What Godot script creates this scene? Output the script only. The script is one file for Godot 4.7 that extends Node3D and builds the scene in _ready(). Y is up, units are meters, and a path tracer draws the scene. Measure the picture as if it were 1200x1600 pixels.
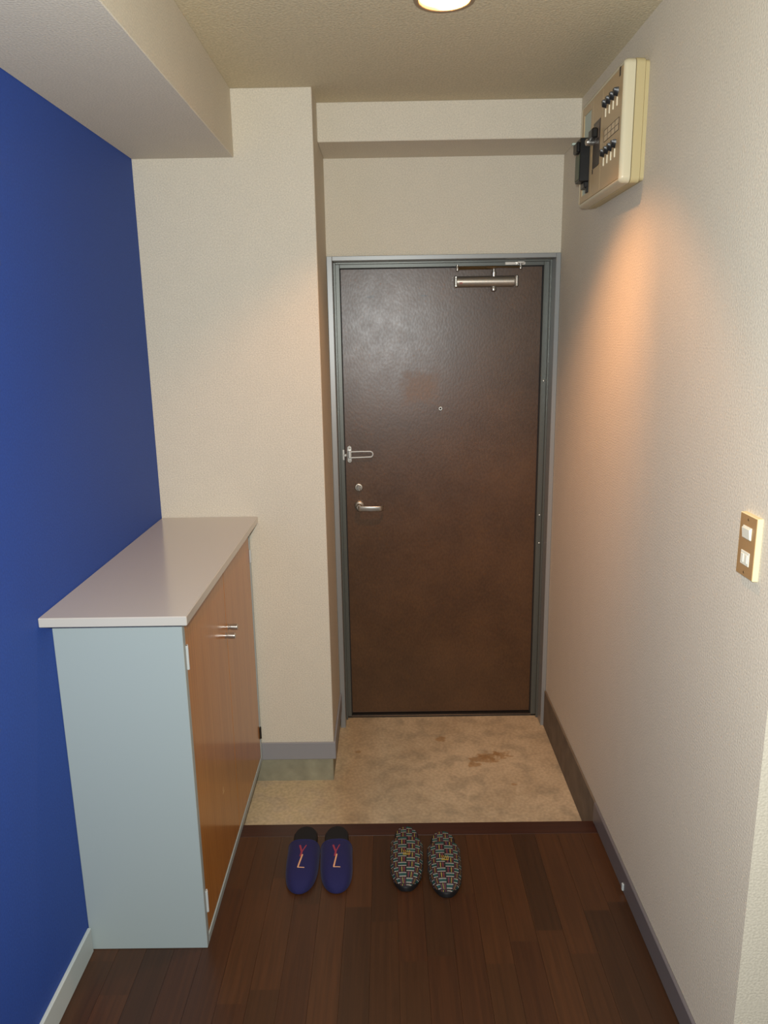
extends Node3D

# ---- the room, in metres; y up, wood floor at y = 0, camera looking towards -z ----
const XL := -0.8237      # blue wall
const XR := 0.6817       # right wall
const XC := -0.2284      # pillar's right side = left side of the door niche
const ZW := -2.6621      # pillar front
const ZD := -3.0844      # wall above the door
const ZB := -2.8308      # front of the beam over the door
const YC := 2.3868       # ceiling
const YLB := 2.1808      # underside of the left beam
const XLB := -0.4894     # right face of the left beam
const YDB := 2.2615      # underside of the beam over the door
const YG := -0.099       # concrete entry floor
const ZS := -2.2507      # edge of the wood floor
const ZN := -1.255       # near end of the right wall
const ZBACK := 1.6
const LEAF_Z := -3.185
const LAMP := Vector3(0.151, YC, -2.034)

var used := {}
var rng := RandomNumberGenerator.new()
var M := {}


# ---------- mesh builder: triangles counter-clockwise from outside, creased normals ----------
class Mb:
	var v := PackedVector3Array()
	var t := PackedVector2Array()
	var xf := Transform3D.IDENTITY

	func tri(a: Vector3, b: Vector3, c: Vector3, ua := Vector2.ZERO, ub := Vector2.ZERO, uc := Vector2.ZERO) -> void:
		v.append(xf * a); v.append(xf * b); v.append(xf * c)
		t.append(ua); t.append(ub); t.append(uc)

	func quad(a: Vector3, b: Vector3, c: Vector3, d: Vector3, ua := Vector2.ZERO, ub := Vector2.ZERO, uc := Vector2.ZERO, ud := Vector2.ZERO) -> void:
		tri(a, b, c, ua, ub, uc)
		tri(a, c, d, ua, uc, ud)

	# a face of a convex body round the point m, turned outwards by itself
	func face(p: Array, m: Vector3) -> void:
		var n: Vector3 = (p[1] - p[0]).cross(p[2] - p[0])
		var g := Vector3.ZERO
		for q in p: g += q
		g /= p.size()
		if n.dot(g - m) < 0.0: p.reverse()
		for i in range(1, p.size() - 1): tri(p[0], p[i], p[i + 1])

	func box(lo: Vector3, hi: Vector3, bevel := 0.0) -> void:
		var m := (lo + hi) / 2.0
		var h := (hi - lo) / 2.0
		var b: float = minf(bevel, minf(h.x, minf(h.y, h.z)) * 0.95)
		var at := func(axis: int, s: Vector3) -> Vector3:
			var p := Vector3(s.x * h.x, s.y * h.y, s.z * h.z)
			for k in 3:
				if k != axis: p[k] -= s[k] * b
			return m + p
		for a in 3:
			var e := (a + 1) % 3
			var f := (a + 2) % 3
			for s in [-1.0, 1.0]:
				var ps := []
				for c in [[-1, -1], [1, -1], [1, 1], [-1, 1]]:
					var sg := Vector3.ZERO
					sg[a] = s; sg[e] = c[0]; sg[f] = c[1]
					ps.append(at.call(a, sg))
				face(ps, m)
		if b <= 0.0: return
		for a in 3:
			var e := (a + 1) % 3
			var f := (a + 2) % 3
			for s1 in [-1.0, 1.0]:
				for s2 in [-1.0, 1.0]:
					var lo_s := Vector3.ZERO
					lo_s[a] = s1; lo_s[e] = s2; lo_s[f] = -1.0
					var hi_s := lo_s
					hi_s[f] = 1.0
					face([at.call(a, lo_s), at.call(a, hi_s), at.call(e, hi_s), at.call(e, lo_s)], m)
		for sx in [-1.0, 1.0]:
			for sy in [-1.0, 1.0]:
				for sz in [-1.0, 1.0]:
					var s := Vector3(sx, sy, sz)
					face([at.call(0, s), at.call(1, s), at.call(2, s)], m)

	# stacked loops; each loop runs counter-clockwise seen from the far end
	func loft(loops: Array, cap_start := true, cap_end := true) -> void:
		for i in loops.size() - 1:
			var a: PackedVector3Array = loops[i]
			var b: PackedVector3Array = loops[i + 1]
			var n := a.size()
			for k in n:
				var j := (k + 1) % n
				quad(a[k], a[j], b[j], b[k])
		for e in 2:
			if (e == 0 and not cap_start) or (e == 1 and not cap_end): continue
			var l: PackedVector3Array = loops[0] if e == 0 else loops[-1]
			var c := Vector3.ZERO
			for p in l: c += p
			c /= l.size()
			for k in l.size():
				var j := (k + 1) % l.size()
				if e == 0: tri(c, l[j], l[k])
				else: tri(c, l[k], l[j])

	# rounded rectangle in xy, lofted along z through prof = [[z, inset], ...]
	func slab(hw: float, hh: float, r: float, prof: Array, seg := 5) -> void:
		var loops := []
		for q in prof:
			var l := PackedVector3Array()
			var ins: float = q[1]
			var rr: float = maxf(r - ins, 0.0004)
			var w: float = hw - ins - rr
			var h: float = hh - ins - rr
			var cs := [Vector2(w, h), Vector2(-w, h), Vector2(-w, -h), Vector2(w, -h)]
			for k in 4:
				for i in seg + 1:
					var ang := PI / 2.0 * (k + float(i) / seg)
					l.append(Vector3(cs[k].x + rr * cos(ang), cs[k].y + rr * sin(ang), q[0]))
			loops.append(l)
		loft(loops)

	# profile [[z, radius], ...] turned round z
	func lathe(prof: Array, seg := 28, cap_start := true, cap_end := true) -> void:
		var loops := []
		for q in prof:
			var l := PackedVector3Array()
			for k in seg:
				var a := TAU * k / seg
				l.append(Vector3(q[1] * cos(a), q[1] * sin(a), q[0]))
			loops.append(l)
		loft(loops, cap_start, cap_end)

	func tube(path: Array, rx: float, ry: float, up := Vector3.UP, seg := 12) -> void:
		var loops := []
		for i in path.size():
			var d: Vector3 = (path[mini(i + 1, path.size() - 1)] - path[maxi(i - 1, 0)]).normalized()
			var side := d.cross(up).normalized()
			var u := side.cross(d).normalized()
			var l := PackedVector3Array()
			for k in seg:
				var a := TAU * k / seg
				l.append(path[i] - side * cos(a) * rx + u * sin(a) * ry)
			l.reverse()
			loops.append(l)
		loft(loops)

	func mesh(crease := 40.0) -> ArrayMesh:
		var n := v.size() / 3
		var fn := PackedVector3Array()
		var fu := PackedVector3Array()
		var near := {}
		for i in n:
			var c := (v[i * 3 + 1] - v[i * 3]).cross(v[i * 3 + 2] - v[i * 3])
			fn.append(c)
			fu.append(c.normalized())
			for k in 3:
				var key := Vector3i((v[i * 3 + k] * 20000.0).round())
				if not near.has(key): near[key] = []
				near[key].append(i)
		var lim := cos(deg_to_rad(crease))
		var pv := PackedVector3Array()
		var pn := PackedVector3Array()
		var pt := PackedVector2Array()
		for i in n:
			if fn[i].length_squared() < 1e-20: continue
			for k in [0, 2, 1]:
				var p := v[i * 3 + k]
				var s := Vector3.ZERO
				for j in near[Vector3i((p * 20000.0).round())]:
					if fu[j].dot(fu[i]) > lim: s += fn[j]
				pv.append(p)
				pn.append(s.normalized() if s.length_squared() > 0.0 else fu[i])
				pt.append(t[i * 3 + k])
		var arr := []
		arr.resize(Mesh.ARRAY_MAX)
		arr[Mesh.ARRAY_VERTEX] = pv
		arr[Mesh.ARRAY_NORMAL] = pn
		arr[Mesh.ARRAY_TEX_UV] = pt
		var m := ArrayMesh.new()
		m.add_surface_from_arrays(Mesh.PRIMITIVE_TRIANGLES, arr)
		return m


# ---------- naming ----------
func numbered(called: String) -> String:
	if not used.has(called):
		used[called] = 0
		return called
	used[called] += 1
	return "%s_%03d" % [called, used[called]]

func tag(o: Node, label: String, category: String, group := "", kind := "") -> void:
	o.set_meta("label", label)
	o.set_meta("category", category)
	if group: o.set_meta("group", group)
	if kind: o.set_meta("kind", kind)

func thing(called: String, label: String, category: String, at := Vector3.ZERO, group := "", kind := "") -> Node3D:
	var o := Node3D.new()
	o.name = numbered(called)
	add_child(o)
	o.position = at
	tag(o, label, category, group, kind)
	return o

func put(called: String, mb: Mb, mat: Material, parent: Node = null, label := "", crease := 40.0) -> MeshInstance3D:
	var o := MeshInstance3D.new()
	o.mesh = mb.mesh(crease)
	o.material_override = mat
	o.cast_shadow = GeometryInstance3D.SHADOW_CASTING_SETTING_DOUBLE_SIDED
	if parent:
		o.name = called
		parent.add_child(o, true)
	else:
		o.name = numbered(called)
		add_child(o)
	if label: o.set_meta("label", label)
	return o

func boxes(list: Array, bevel := 0.0) -> Mb:
	var mb := Mb.new()
	for b in list: mb.box(b[0], b[1], bevel)
	return mb

func shell(called: String, list: Array, mat: Material, label: String, category: String, bevel := 0.0) -> MeshInstance3D:
	var o := put(called, boxes(list, bevel), mat)
	tag(o, label, category, "", "structure")
	return o

func V(x: float, y: float, z: float) -> Vector3:
	return Vector3(x, y, z)


# ---------- textures and materials ----------
func noise(seed_: int, freq: float, octaves := 4, gain := 0.5) -> FastNoiseLite:
	var n := FastNoiseLite.new()
	n.seed = seed_
	n.noise_type = FastNoiseLite.TYPE_SIMPLEX_SMOOTH
	n.frequency = freq
	n.fractal_octaves = octaves
	n.fractal_gain = gain
	return n

func tex(img: Image) -> ImageTexture:
	return ImageTexture.create_from_image(img)

func srgb(r: float, g: float, b: float) -> Color:
	return Color(r / 255.0, g / 255.0, b / 255.0)

func plain(c: Color, rough: float, metal := 0.0) -> StandardMaterial3D:
	var m := StandardMaterial3D.new()
	m.albedo_color = c
	m.roughness = rough
	m.metallic = metal
	return m

# a seamless grey noise picture
func grey(seed_: int, size: int, freq: float, octaves := 3) -> Image:
	return noise(seed_, freq, octaves).get_seamless_image(size, size)

func papered(c: Color, seed_: int, tile: float, freq: float, depth: float) -> StandardMaterial3D:
	var m := plain(c, 0.82)
	var a := grey(seed_, 512, freq, 3)
	var b := grey(seed_ + 9, 512, 0.012, 3)
	var col := Image.create(512, 512, false, Image.FORMAT_RGB8)
	var hgt := Image.create(512, 512, false, Image.FORMAT_RGB8)
	for y in 512:
		for x in 512:
			var f: float = a.get_pixel(x, y).r
			# a woven emboss over the noise
			var wv := 0.5 + 0.25 * sin(x * TAU / 8.0) * (1.0 if (y / 8) % 2 == 0 else 0.35) + 0.2 * sin(y * TAU / 6.4)
			var h := clampf(f * 0.75 + wv * 0.25, 0.0, 1.0)
			hgt.set_pixel(x, y, Color(h, h, h))
			var g := 0.95 + 0.13 * (f - 0.5) + 0.012 * (b.get_pixel(x, y).r - 0.5)
			col.set_pixel(x, y, Color(g, g, g))
	m.albedo_texture = tex(col)
	m.heightmap_enabled = true
	m.heightmap_texture = tex(hgt)
	m.heightmap_scale = depth
	m.uv1_triplanar = true
	m.uv1_world_triplanar = true
	m.uv1_scale = Vector3.ONE / tile
	return m

# wood grain running along v
func grain(seed_: int, dark: Color, light: Color, size := 512) -> Image:
	var fine := noise(seed_, 0.22, 3)
	var wide := noise(seed_ + 1, 0.03, 3)
	var img := Image.create(size, size, false, Image.FORMAT_RGB8)
	for y in size:
		# fold so that the picture repeats without a seam
		var yy: float = absf(y - size / 2.0)
		for x in size:
			var xx: float = absf(x - size / 2.0)
			var f := fine.get_noise_2d(xx, yy * 0.03)
			var w := wide.get_noise_2d(xx, yy * 0.10)
			var k := clampf(0.5 + 0.55 * f + 0.55 * w, 0.0, 1.0)
			img.set_pixel(x, y, dark.lerp(light, k))
	return img

func wood(seed_: int, dark: Color, light: Color, rough: float, scale: Vector3) -> StandardMaterial3D:
	var m := plain(Color.WHITE, rough)
	m.albedo_texture = tex(grain(seed_, dark, light))
	m.uv1_triplanar = true
	m.uv1_world_triplanar = true
	m.uv1_scale = scale
	return m

func make_materials() -> void:
	M.paper = papered(srgb(216, 206, 186), 3, 0.62, 0.20, 0.08)
	M.ceiling = papered(srgb(206, 192, 160), 5, 0.50, 0.095, 0.16)
	M.blue = papered(srgb(34, 72, 156), 7, 0.62, 0.17, 0.03)
	M.blue.roughness = 0.7
	M.panel = plain(srgb(160, 170, 168), 0.40)          # cabinet carcass
	M.counter = plain(srgb(188, 182, 172), 0.20)        # glossy cabinet top
	M.counter.clearcoat_enabled = true
	M.counter.clearcoat = 0.4
	M.counter.clearcoat_roughness = 0.12
	M.veneer = wood(21, srgb(160, 101, 43), srgb(188, 127, 62), 0.30, Vector3(5, 1.0, 5))
	M.veneer.clearcoat_enabled = true
	M.veneer.metallic_specular = 0.35
	M.veneer.clearcoat = 0.3
	M.veneer.clearcoat_roughness = 0.10
	M.skirt_pale = plain(srgb(182, 188, 184), 0.5)
	M.skirt_grey = plain(srgb(140, 139, 141), 0.5)
	M.skirt_dark = plain(srgb(104, 98, 98), 0.45)
	M.frame = plain(srgb(142, 143, 141), 0.36, 0.25)
	M.stop = plain(srgb(92, 94, 88), 0.38, 0.35)
	M.rubber = plain(srgb(24, 22, 22), 0.7)
	M.steel = plain(srgb(190, 186, 178), 0.30, 0.9)
	M.satin = plain(srgb(178, 170, 158), 0.38, 0.85)
	M.brass = plain(srgb(142, 118, 82), 0.42, 0.8)
	M.dark_metal = plain(srgb(70, 66, 62), 0.4, 0.7)
	M.white_metal = plain(srgb(196, 200, 198), 0.4, 0.2)
	M.cream = plain(srgb(198, 188, 158), 0.36)
	M.cream_old = plain(srgb(184, 168, 124), 0.42)
	M.face = plain(srgb(184, 160, 120), 0.40)
	M.compartment = plain(srgb(178, 190, 176), 0.5)
	M.black = plain(srgb(20, 20, 20), 0.35)
	M.breaker_dark = plain(srgb(62, 52, 44), 0.4)
	M.breaker_green = plain(srgb(62, 74, 52), 0.4)
	M.ink = plain(srgb(66, 50, 38), 0.6)
	M.card = plain(srgb(206, 186, 150), 0.6)
	M.toggle = plain(srgb(226, 216, 188), 0.4)
	M.switch_white = plain(srgb(226, 222, 202), 0.35)
	M.switch_face = plain(srgb(170, 134, 90), 0.34, 0.1)
	M.switch_edge = plain(srgb(236, 218, 166), 0.4)
	M.ring = plain(srgb(150, 128, 100), 0.4, 0.3)
	M.can = plain(srgb(236, 226, 206), 0.35)
	M.slipper_blue = plain(srgb(18, 17, 68), 0.9)
	M.slipper_blue.rim_enabled = true
	M.slipper_blue.rim = 0.3
	M.slipper_black = plain(srgb(14, 12, 12), 0.95)
	M.sole_black = plain(srgb(18, 17, 18), 0.55)
	M.thread_red = plain(srgb(140, 48, 66), 0.6)
	M.thread_gold = plain(srgb(206, 152, 112), 0.6)
	M.thread_yellow = plain(srgb(168, 140, 36), 0.6)
	M.bulb = plain(Color(1, 0.95, 0.85), 0.4)
	M.bulb.emission_enabled = true
	M.bulb.emission = Color(1.0, 0.84, 0.62)
	M.bulb.emission_energy_multiplier = 14.0
	# planks of several tones
	M.planks = []
	var tones := [[srgb(52, 31, 16), srgb(66, 40, 21)], [srgb(55, 33, 17), srgb(70, 42, 22)], [srgb(49, 30, 16), srgb(61, 37, 20)], [srgb(59, 35, 18), srgb(76, 45, 23)], [srgb(53, 30, 16), srgb(68, 39, 20)]]
	for i in tones.size():
		M.planks.append(wood(31 + i * 3, tones[i][0], tones[i][1], 0.36, Vector3(4.0, 4.0, 1.3)))
	M.nosing = wood(51, srgb(48, 25, 18), srgb(62, 34, 24), 0.34, Vector3(1.3, 4.0, 4.0))
	M.nosing.albedo_texture = tex(turned(grain(51, srgb(48, 25, 18), srgb(62, 34, 24))))
	M.weave = make_weave()
	make_concrete()
	make_door_skin()

func turned(img: Image) -> Image:
	img.rotate_90(CLOCKWISE)
	return img

# bare trowelled concrete of the entry: one picture over the whole floor (u along x, v along z)
func make_concrete() -> void:
	var w := 768
	var h := 640
	var x0 := -0.95
	var x1 := 0.85
	var z0 := -3.40
	var z1 := ZS
	var big := noise(61, 2.6, 5)
	var mid := noise(62, 9.0, 4)
	var fine := noise(63, 60.0, 3)
	var warp := noise(64, 22.0, 3)
	var img := Image.create(w, h, false, Image.FORMAT_RGB8)
	var hg := Image.create(w, h, false, Image.FORMAT_RGB8)
	var stains := [[0.21, -2.965, 0.022, 0.018], [0.37, -2.80, 0.05, 0.03], [0.45, -2.835, 0.045, 0.022], [0.40, -2.83, 0.05, 0.03], [-0.143, -2.87, 0.012, 0.008], [0.335, -2.765, 0.025, 0.02], [0.47, -2.62, 0.012, 0.008]]
	for j in h:
		var z: float = z0 + (z1 - z0) * (j + 0.5) / h
		for i in w:
			var x: float = x0 + (x1 - x0) * (i + 0.5) / w
			var b := big.get_noise_2d(x, z)
			var m := mid.get_noise_2d(x, z)
			var f := fine.get_noise_2d(x, z)
			var c := srgb(186, 169, 140).lerp(srgb(164, 147, 119), clampf(0.45 + 0.9 * b, 0, 1))
			c = c.lerp(srgb(140, 130, 108), clampf(m * 1.0, 0, 0.5))
			c = c.lerp(srgb(190, 175, 146), clampf(-m * 0.7 - 0.05, 0, 0.35))
			# rust-tinted wash along the niche's left side and pale scuffing by the cabinet
			var left := clampf(1.0 - absf(x + 0.17 + 0.05 * b) / 0.13, 0.0, 1.0)
			c = c.lerp(srgb(164, 118, 72), left * 0.3)
			c = c.lerp(srgb(204, 184, 142), clampf(0.35 + m, 0, 0.55) * smoothstep(-0.08, -0.3, x + 0.1 * m))
			# old splashes
			for s in stains:
				var d := Vector2((x - s[0]) / s[2], (z - s[1]) / s[3]).length() + warp.get_noise_2d(x, z) * 0.9
				c = c.lerp(srgb(136, 102, 62), clampf((1.1 - d) * 1.6, 0.0, 0.55))
			var g := 1.0 + 0.10 * f
			img.set_pixel(i, j, Color(c.r * g, c.g * g, c.b * g))
			var hh := clampf(0.5 + 0.3 * f + 0.2 * m, 0, 1)
			hg.set_pixel(i, j, Color(hh, hh, hh))
	var mt := plain(Color.WHITE, 0.7)
	mt.albedo_texture = tex(img)
	mt.heightmap_enabled = true
	mt.heightmap_texture = tex(hg)
	mt.heightmap_scale = 0.08
	M.concrete = mt
	# the same stuff for upright plinths, by world position
	var p := plain(srgb(164, 158, 136), 0.8)
	var pi := Image.create(256, 256, false, Image.FORMAT_RGB8)
	var na := grey(65, 256, 0.02, 5)
	for y in 256:
		for x in 256:
			var g: float = 0.86 + 0.18 * (na.get_pixel(x, y).r - 0.5)
			pi.set_pixel(x, y, Color(g, g, g * 0.97))
	p.albedo_texture = tex(pi)
	p.uv1_triplanar = true
	p.uv1_world_triplanar = true
	p.uv1_scale = Vector3(2, 2, 2)
	M.plinth = p
	var q: StandardMaterial3D = p.duplicate()
	q.albedo_color = srgb(124, 110, 94)
	M.plinth_dark = q

# the brown skin of the door leaf: u along x, v down from the top
func make_door_skin() -> void:
	var w := 384
	var h := 896
	var cloud := noise(71, 3.4, 5)
	var fine := noise(72, 90.0, 3)
	var wp := noise(73, 26.0, 3)
	var sc := noise(74, 12.0, 4)
	var img := Image.create(w, h, false, Image.FORMAT_RGB8)
	var ro := Image.create(w, h, false, Image.FORMAT_RGB8)
	var hg := Image.create(w, h, false, Image.FORMAT_RGB8)
	for j in h:
		var y: float = 1.874 - 1.957 * (j + 0.5) / h
		for i in w:
			var x: float = -0.19 + 0.83 * (i + 0.5) / w
			var c := srgb(86, 61, 40).lerp(srgb(74, 52, 34), clampf(0.5 + 0.8 * cloud.get_noise_2d(x, y), 0, 1))
			c = c.lerp(srgb(93, 66, 40), clampf(sc.get_noise_2d(x + 4.0, y) * 0.5, 0, 0.3))
			var f := fine.get_noise_2d(x, y * 0.6)
			var r := 0.36 + 0.025 * sc.get_noise_2d(x, y) + 0.03 * f
			# the square patch where a notice was once stuck, duller and browner
			var e := wp.get_noise_2d(x, y) * 0.028
			var ins: float = minf(minf(x - 0.05 + e, 0.225 - x + e + (y - 1.40) * 0.10), minf(1.475 - y + e, y - 1.315 + e))
			var k := clampf(ins / 0.045, 0.0, 1.0)
			c = c.lerp(srgb(106, 74, 42), k * 0.75)
			r = lerpf(r, 0.43, k)
			# two little rubbed marks
			for s in [[-0.064, 1.761, 0.022, 0.005], [0.15, 1.763, 0.018, 0.004]]:
				var d := Vector2((x - s[0]) / s[2], (y - s[1]) / s[3]).length() + wp.get_noise_2d(x * 2.0, y * 2.0) * 0.8
				c = c.lerp(srgb(40, 28, 22), clampf((1.0 - d) * 2.0, 0, 0.8))
			var g := 1.0 + 0.10 * f
			img.set_pixel(i, j, Color(c.r * g, c.g * g, c.b * g))
			ro.set_pixel(i, j, Color(r, r, r))
			var hh := clampf(0.5 + 0.45 * f, 0, 1)
			hg.set_pixel(i, j, Color(hh, hh, hh))
	var m := plain(Color.WHITE, 1.0)
	m.albedo_texture = tex(img)
	m.roughness_texture = tex(ro)
	m.heightmap_enabled = true
	m.heightmap_texture = tex(hg)
	m.heightmap_scale = 0.02
	M.door = m

# checker of striped straps: cells of cross stripes and cells of lengthwise stripes
func make_weave() -> StandardMaterial3D:
	var n := 128
	var cell := 16
	var img := Image.create(n, n, false, Image.FORMAT_RGB8)
	var hg := Image.create(n, n, false, Image.FORMAT_RGB8)
	var across := [srgb(12, 12, 14), srgb(214, 210, 196), srgb(14, 14, 16), srgb(24, 122, 112), srgb(10, 12, 14), srgb(28, 96, 86), srgb(216, 196, 184), srgb(12, 12, 14)]
	var along := [srgb(14, 12, 14), srgb(124, 40, 52), srgb(16, 12, 14), srgb(186, 162, 70), srgb(14, 12, 14), srgb(44, 34, 60), srgb(120, 44, 52), srgb(12, 12, 14)]
	for y in n:
		for x in n:
			var odd := ((x / cell) + (y / cell)) % 2 == 0
			var k: int = ((y % cell) if odd else (x % cell)) / 2
			var c: Color = across[k] if odd else along[k]
			# straps bulge in the middle and dip where they pass below the next one
			var t: float = ((x % cell) if odd else (y % cell)) / float(cell - 1)
			var h := (0.35 + 0.65 * sin(PI * t)) * (1.0 if odd else 0.8)
			var rowf := rng.randf_range(0.72, 0.86)
			img.set_pixel(x, y, Color(c.r * rowf, c.g * rowf, c.b * rowf))
			hg.set_pixel(x, y, Color(h, h, h))
	var m := plain(Color.WHITE, 0.75)
	m.albedo_texture = tex(img)
	m.heightmap_enabled = true
	m.heightmap_texture = tex(hg)
	m.heightmap_scale = 0.25
	return m


func _ready() -> void:
	rng.seed = 20240
	# ---- camera ----
	var cam := Camera3D.new()
	cam.name = "camera"
	add_child(cam)
	cam.transform = Transform3D(Basis(V(0.99987, -0.01576, -0.00293), V(0.01469, 0.97385, -0.2267), V(0.00643, 0.22663, 0.97396)).orthonormalized(), V(0, 1.605, 0))
	cam.fov = rad_to_deg(2.0 * atan(800.0 / 1180.34))
	cam.near = 0.02
	cam.far = 60.0
	cam.current = true
	# ---- environment and exposure ----
	var we := WorldEnvironment.new()
	we.name = "environment"
	var env := Environment.new()
	env.background_mode = Environment.BG_COLOR
	env.background_color = Color(0, 0, 0)
	env.ambient_light_source = Environment.AMBIENT_SOURCE_BG
	env.tonemap_mode = Environment.TONE_MAPPER_LINEAR
	env.tonemap_exposure = 1.0
	env.sdfgi_enabled = true
	env.ssao_enabled = true
	env.ssil_enabled = true
	we.environment = env
	add_child(we)
	# ---- the camera's flash, just above the lens ----
	var flash := SpotLight3D.new()
	flash.name = "camera_flash"
	add_child(flash)
	flash.transform = Transform3D(cam.transform.basis, V(-0.03, 1.605 + 0.06, -0.01))
	flash.light_color = Color(0.985, 1.0, 0.995)
	flash.light_energy = 4.65
	flash.light_size = 0.02
	flash.spot_angle = 62.0
	flash.spot_angle_attenuation = 0.55
	flash.spot_range = 12.0
	flash.spot_attenuation = 2.0
	flash.shadow_enabled = true

	make_materials()
	build_shell()
	build_floor()
	build_door()
	build_cabinet()
	build_downlight()
	build_breaker_panel()
	build_switch()
	build_slippers()
	build_clip()


# ---------- the room ----------
func build_shell() -> void:
	# ceiling slab with the round hole of the downlight
	var ce := CSGBox3D.new()
	ce.size = V(3.1, 0.14, 5.2)
	ce.position = V(0.6, YC + 0.07, -0.85)
	ce.material = M.ceiling
	ce.name = numbered("ceiling")
	var hole := CSGCylinder3D.new()
	hole.operation = CSGShape3D.OPERATION_SUBTRACTION
	hole.radius = 0.0665
	hole.height = 0.4
	hole.sides = 48
	hole.position = LAMP - ce.position
	hole.material = M.ceiling
	hole.name = "lamp_hole"
	ce.add_child(hole)
	add_child(ce)
	tag(ce, "plain ceiling in textured beige paper with the recessed lamp in it", "ceiling", "", "structure")

	shell("wall_left", [[V(-0.97, -0.25, -2.9), V(XL, YC, ZBACK)]], M.blue, "deep blue painted wall beside the shoe cabinet", "wall")
	shell("beam", [[V(XL, YLB, ZW), V(XLB, YC, ZBACK)]], M.paper, "papered boxed-in beam running above the blue wall", "beam", 0.002)
	shell("pillar", [[V(-0.97, 0.0, -3.4), V(XC, YC, ZW)]], M.paper, "cream papered pillar behind the shoe cabinet, left of the door", "pillar", 0.002)
	shell("beam_001", [[V(XC, YDB, ZD), V(XR, YC, ZB)]], M.paper, "shallow papered beam across the niche above the door", "beam", 0.002)
	shell("wall_back", [[V(XC, 1.9, -3.4), V(XR, YC, ZD)]], M.paper, "cream papered wall directly above the door frame", "wall")
	shell("wall_right", [[V(XR, -0.25, -3.4), V(0.83, YC, ZN)]], M.paper, "long cream papered wall carrying the fuse box and the light switch", "wall")
	shell("wall_near", [[V(0.83, -0.25, ZN - 0.14), V(2.0, YC, ZN)]], M.paper, "papered return wall beyond the near end of the long wall", "wall")
	shell("wall_side", [[V(2.0, -0.25, ZN - 0.14), V(2.14, YC, ZBACK)]], M.paper, "papered side wall of the room behind the viewer", "wall")
	shell("wall_behind", [[V(-0.97, -0.25, ZBACK), V(2.14, YC + 0.14, ZBACK + 0.14)]], M.paper, "papered wall behind the viewer", "wall")

	# skirtings and plinths
	shell("baseboard_left", [[V(XL, 0, -1.716), V(XL + 0.010, 0.075, ZBACK)]], M.skirt_pale, "pale grey baseboard along the foot of the blue wall", "baseboard", 0.002)
	shell("baseboard_back", [[V(XL, 0.0, ZW), V(XC + 0.008, 0.0715, ZW + 0.008)], [V(XC, 0.0, ZD + 0.02), V(XC + 0.008, 0.0715, ZW)]], M.skirt_grey, "mid grey baseboard round the foot of the cream pillar", "baseboard", 0.0015)
	shell("trim_1", [[V(-0.97, -0.25, -3.4), V(XC - 0.004, 0.0, ZW - 0.004)]], M.plinth, "bare concrete plinth under the pillar's grey baseboard", "plinth", 0.003)
	shell("baseboard_right", [[V(XR - 0.009, 0, ZS + 0.001), V(XR, 0.0725, ZN)]], M.skirt_dark, "dark grey baseboard where the long wall meets the wood floor", "baseboard", 0.0025)
	shell("trim_2", [[V(XR - 0.007, YG, ZD + 0.014), V(XR, 0.0715, ZS)]], M.plinth_dark, "dark cement skirting where the long wall meets the concrete entry", "skirting", 0.002)


func build_floor() -> void:
	# entry floor with a picture laid over it once
	var fe := Mb.new()
	var lo := V(-0.95, -0.25, -3.4)
	var hi := V(0.85, YG, ZS)
	fe.box(lo, V(hi.x, YG - 0.004, hi.z))
	fe.quad(V(lo.x, YG, hi.z), V(hi.x, YG, hi.z), V(hi.x, YG, lo.z), V(lo.x, YG, lo.z), Vector2(0, 1), Vector2(1, 1), Vector2(1, 0), Vector2(0, 0))
	tag(put("floor_entry", fe, M.concrete), "stained beige concrete floor of the entry, one step down before the door", "floor", "", "structure")

	# wood floor: base, nosing board and single planks
	var pz0 := ZS + 0.064
	var pz1 := -0.95
	var base := thing("floor", "dark brown plank floor in front of the step", "floor", Vector3.ZERO, "", "structure")
	put("subfloor", boxes([[V(-0.95, -0.25, ZS), V(2.1, -0.008, pz1)], [V(-0.95, -0.25, pz1), V(2.1, 0.0, ZBACK + 0.1)]]), M.planks[2], base)
	var step := 0.0757
	var x := XL
	var col := 0
	while x < XR - 0.001:
		var x2 := minf(x + step, XR)
		var z := pz0
		var first := true
		while z < pz1 - 0.001:
			var l := rng.randf_range(0.38, 0.72)
			if first: l *= rng.randf_range(0.35, 1.0)
			first = false
			var z2 := z + l
			if z2 > pz1 - 0.15: z2 = pz1
			var mb := boxes([[V(x + 0.0003, -0.008, z), V(x2 - 0.0003, 0.0, z2)]])
			put("plank", mb, M.planks[rng.randi() % 5], base)
			z = z2
		x = x2
		col += 1
	shell("trim_3", [[V(XL, -0.04, ZS), V(XR - 0.009, 0.0, ZS + 0.0635)], [V(XL, YG, ZS), V(XR - 0.009, -0.04, ZS + 0.004)]], M.nosing, "dark reddish nosing board along the edge of the step", "step edge", 0.0006)


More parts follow.
